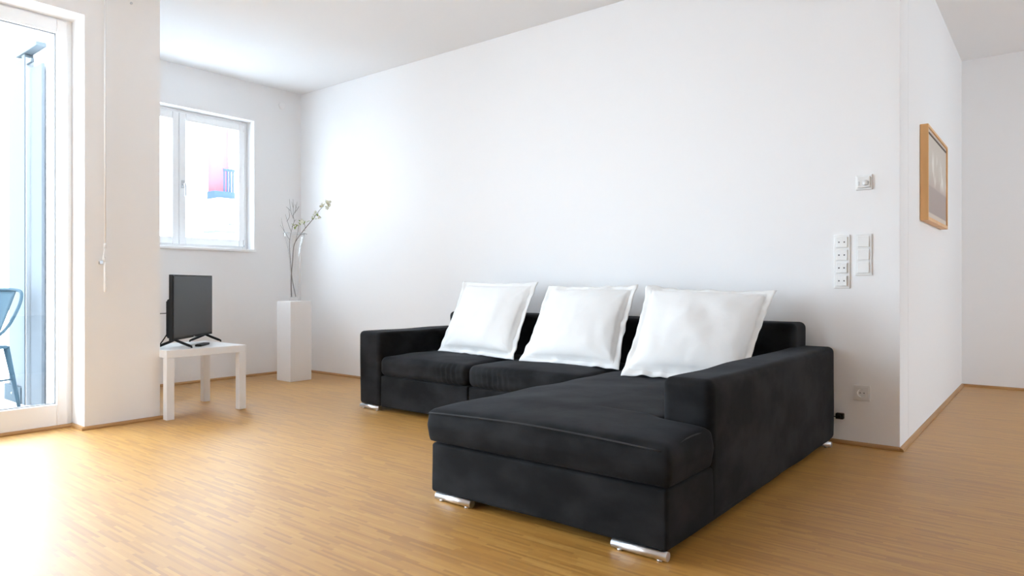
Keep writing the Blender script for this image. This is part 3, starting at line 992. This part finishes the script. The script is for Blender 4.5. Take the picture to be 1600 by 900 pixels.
L(pm, mu2.outputs[0], mixc.inputs[0]); L(pm, rp.outputs[0], mixc.inputs[6]); mixc.inputs[7].default_value = (.80, .76, .70, 1)
L(pm, mixc.outputs[2], bsdf(pm).inputs['Base Color'])
obj('print', bx(.030, .036, -hw + .012, hw - .012, -hh + .012, hh - .012), pm, pic)
bm = bmesh.new()
for k in range(40):
    y = -hw + .035 + k * (2 * hw - .07) / 39
    box(bm, .036, .0385, y - .006, y + .006, hh - .046, hh - .036 + .003 * (k % 2))
part_label(obj('bead_row', bm, M['stem'], pic), 'dark beaded line along the top of the print')  # row of small dark boxes below the top rail

# ------------------------------------------------------------------ switches and sockets on the sofa wall
WL = WALL_Y
def plate(t, x0, x1, z0, z1, m='switch', y=.008):
    return obj('cover_frame', bx(x0, x1, -y, 0, z0, z1, bevel=.0025, seg=2), M[m], t)
# room thermostat
t = thing('thermostat', 'square white room thermostat, topmost fitting on the wall near the corner', 'thermostat', (-.822, WL, 1.430))
plate(t, -.041, .041, -.041, .041)
obj('cover', bx(-.032, .032, -.022, -.0075, -.030, .030, bevel=.003), M['switch'], t)
bm = bmesh.new()
tube(bm, [(.010, -.021, -.006), (.010, -.026, -.006)], .016, 24)
obj('dial', bm, M['switch'], t, True)
obj('slider', bx(-.026, -.018, -.024, -.021, -.018, .004, bevel=.0008), M['socket_well'], t)
obj('pointer', bx(.0090, .0110, -.0268, -.0255, -.004, .008), M['socket_well'], t)
# strip of four twin-pole outlets
t = thing('data_socket_strip', 'upright white strip of four small two-pole sockets left of the switches', 'socket', (-.932, WL, 1.003))
plate(t, -.041, .041, -.148, .148)
for k in range(4):
    z = .1065 - k * .071
    ins = obj('insert', bx(-.029, .029, -.014, -.0075, z - .029, z + .029, bevel=.002), M['switch'], t)
    if k >= 2:
        obj('raised_half', bx(.000, .027, -.018, -.0135, z - .026, z + .026, bevel=.0015), M['switch'], ins)
    for s in (-1, 1):
        yy = -.018 if (k >= 2 and s > 0) else -.014
        bm = bmesh.new()
        tube(bm, [(s * .0135, yy - .0006, z), (s * .0135, yy + .001, z)], .0042, 12)
        obj('jack_hole', bm, M['recess'], ins)
# three-gang rocker switch
t = thing('light_switch_strip', 'upright white strip of three rocker light switches', 'light switch', (-.824, WL, 1.038))
plate(t, -.041, .041, -.1125, .1125)
for k in range(3):
    z = .071 - k * .071
    bm = bx(-.0285, .0285, -.0145, -.0075, z - .0285, z + .0285, bevel=.002)
    for v in bm.verts:
        if v.co.y < -.011: v.co.y += (v.co.z - z) * .06
    obj('rocker', bm, M['switch'], t)
# grounded outlet low on the wall
def earthed_socket(x, z, label):
    t = thing('wall_socket', label, 'socket', (x, WL, z))
    bm = bmesh.new()
    # frame with a round well: outer square to circle
    n = 40
    out = []; inn = []; wel = []; bot = []; fr0 = []
    for k in range(n):
        a = 2 * math.pi * k / n
        c, s = math.cos(a), math.sin(a)
        q = .033 / max(abs(c), abs(s))
        out.append(bm.verts.new((q * c, -.012, q * s)))
        inn.append(bm.verts.new((.0215 * c, -.012, .0215 * s)))
        bot.append(bm.verts.new((.0195 * c, -.0015, .0195 * s)))
        fr0.append(bm.verts.new((q * c, -.004, q * s)))
    cen = bm.verts.new((0, -.0015, 0))
    for k in range(n):
        j = (k + 1) % n
        bm.faces.new((out[k], out[j], inn[j], inn[k]))
        bm.faces.new((inn[k], inn[j], bot[j], bot[k]))
        bm.faces.new((fr0[k], fr0[j], out[j], out[k]))
        bm.faces.new((bot[k], bot[j], cen))
    obj('socket_face', bm, M['switch'], t)
    bm = bmesh.new()
    ring_o = []
    for (a, b, c, d) in ((-.041, .041, .033, .041), (-.041, .041, -.041, -.033), (-.041, -.033, -.033, .033), (.033, .041, -.033, .033)):
        box(bm, a, b, -.009, 0, c, d, bevel=.001)
    obj('cover_frame', bm, M['switch'], t)
    for s in (-1, 1):
        obj('pin_hole', tb([(s * .0095, -.0018, 0), (s * .0095, -.001, 0)], .0032, 12), M['recess'], t)
        obj('earth_clip', bx(-.003, .003, -.009, -.0015, s * .0195 - .0012, s * .0195 + .0012), M['steel'], t)
    return t
earthed_socket(-.832, .287, 'square white grounded wall socket low on the wall right of the sofa')
pl = thing('power_plug', 'black plug in the wall, half hidden behind the sofa armrest', 'plug', (-.940, WL, .152))
obj('plug_body', bx(-.020, .020, -.032, 0, -.016, .016, bevel=.004, seg=2), M['black'], pl)
obj('grip', bx(-.010, .010, -.044, -.031, -.009, .009, bevel=.003), M['black'], pl)
obj('cord', tb(spline([(-.019, -.018, -.004), (-.045, -.022, -.012), (-.08, -.022, -.06), (-.13, -.022, -.145)], 6), .003, 6), M['black'], pl, True)

# ------------------------------------------------------------------ blind crank, vent, sensor
cr = thing('blind_crank', 'white crank rod of the roller shutter hanging on the pillar', 'crank', (PIL_X, 1.717, .83))
zt = 2.66
obj('rod', tb([(.022, 0, .29), (.022, 0, zt - .83)], .0052, 10), M['frame'], cr, True)
obj('eyelet', tb([(0, 0, zt - .83), (.018, 0, zt - .83), (.022, 0, zt - .845)], .008, 10), M['frame'], cr, True)
bm = bmesh.new()
tube(bm, [(.022, 0, .265), (.022, 0, .300)], .0085, 10)
obj('joint', bm, M['lacquer'], cr, True)
obj('joint', tb([(.022, -.006, .185), (.022, -.006, .215)], .008, 10), M['lacquer'], cr, True)
obj('crank_arm', tb([(.022, 0, .27), (.024, -.012, .20), (.022, 0, .185)], .005, 8), M['frame'], cr, True)
obj('handle', tb([(.022, 0, .19), (.022, 0, .16), (.022, 0, .02), (.022, 0, 0)], [.006, .0085, .0085, .006], 10), M['frame'], cr, True)
part_label(obj('clip', bx(0, .028, -.030, -.012, .170, .192, bevel=.002), M['steel'], cr), 'grey holding clip on the wall')
bm = bmesh.new()
tube(bm, [(0, 0, 0), (.010, 0, 0), (.014, 0, 0)], [.034, .034, .028], 28)
v = tag(obj('vent_cap', bm, M['wall']), 'small round white cap high on the niche wall near the corner', 'vent cap')
v.location = (NICHE_X, 3.867, 2.645)
bm = bmesh.new()
tube(bm, [(0, 0, 0), (.004, 0, 0)], .008, 14)
v = tag(obj('wall_screw', bm, M['steel']), 'tiny grey screw head high on the white pillar', 'screw')
v.location = (PIL_X, 1.877, 2.655)
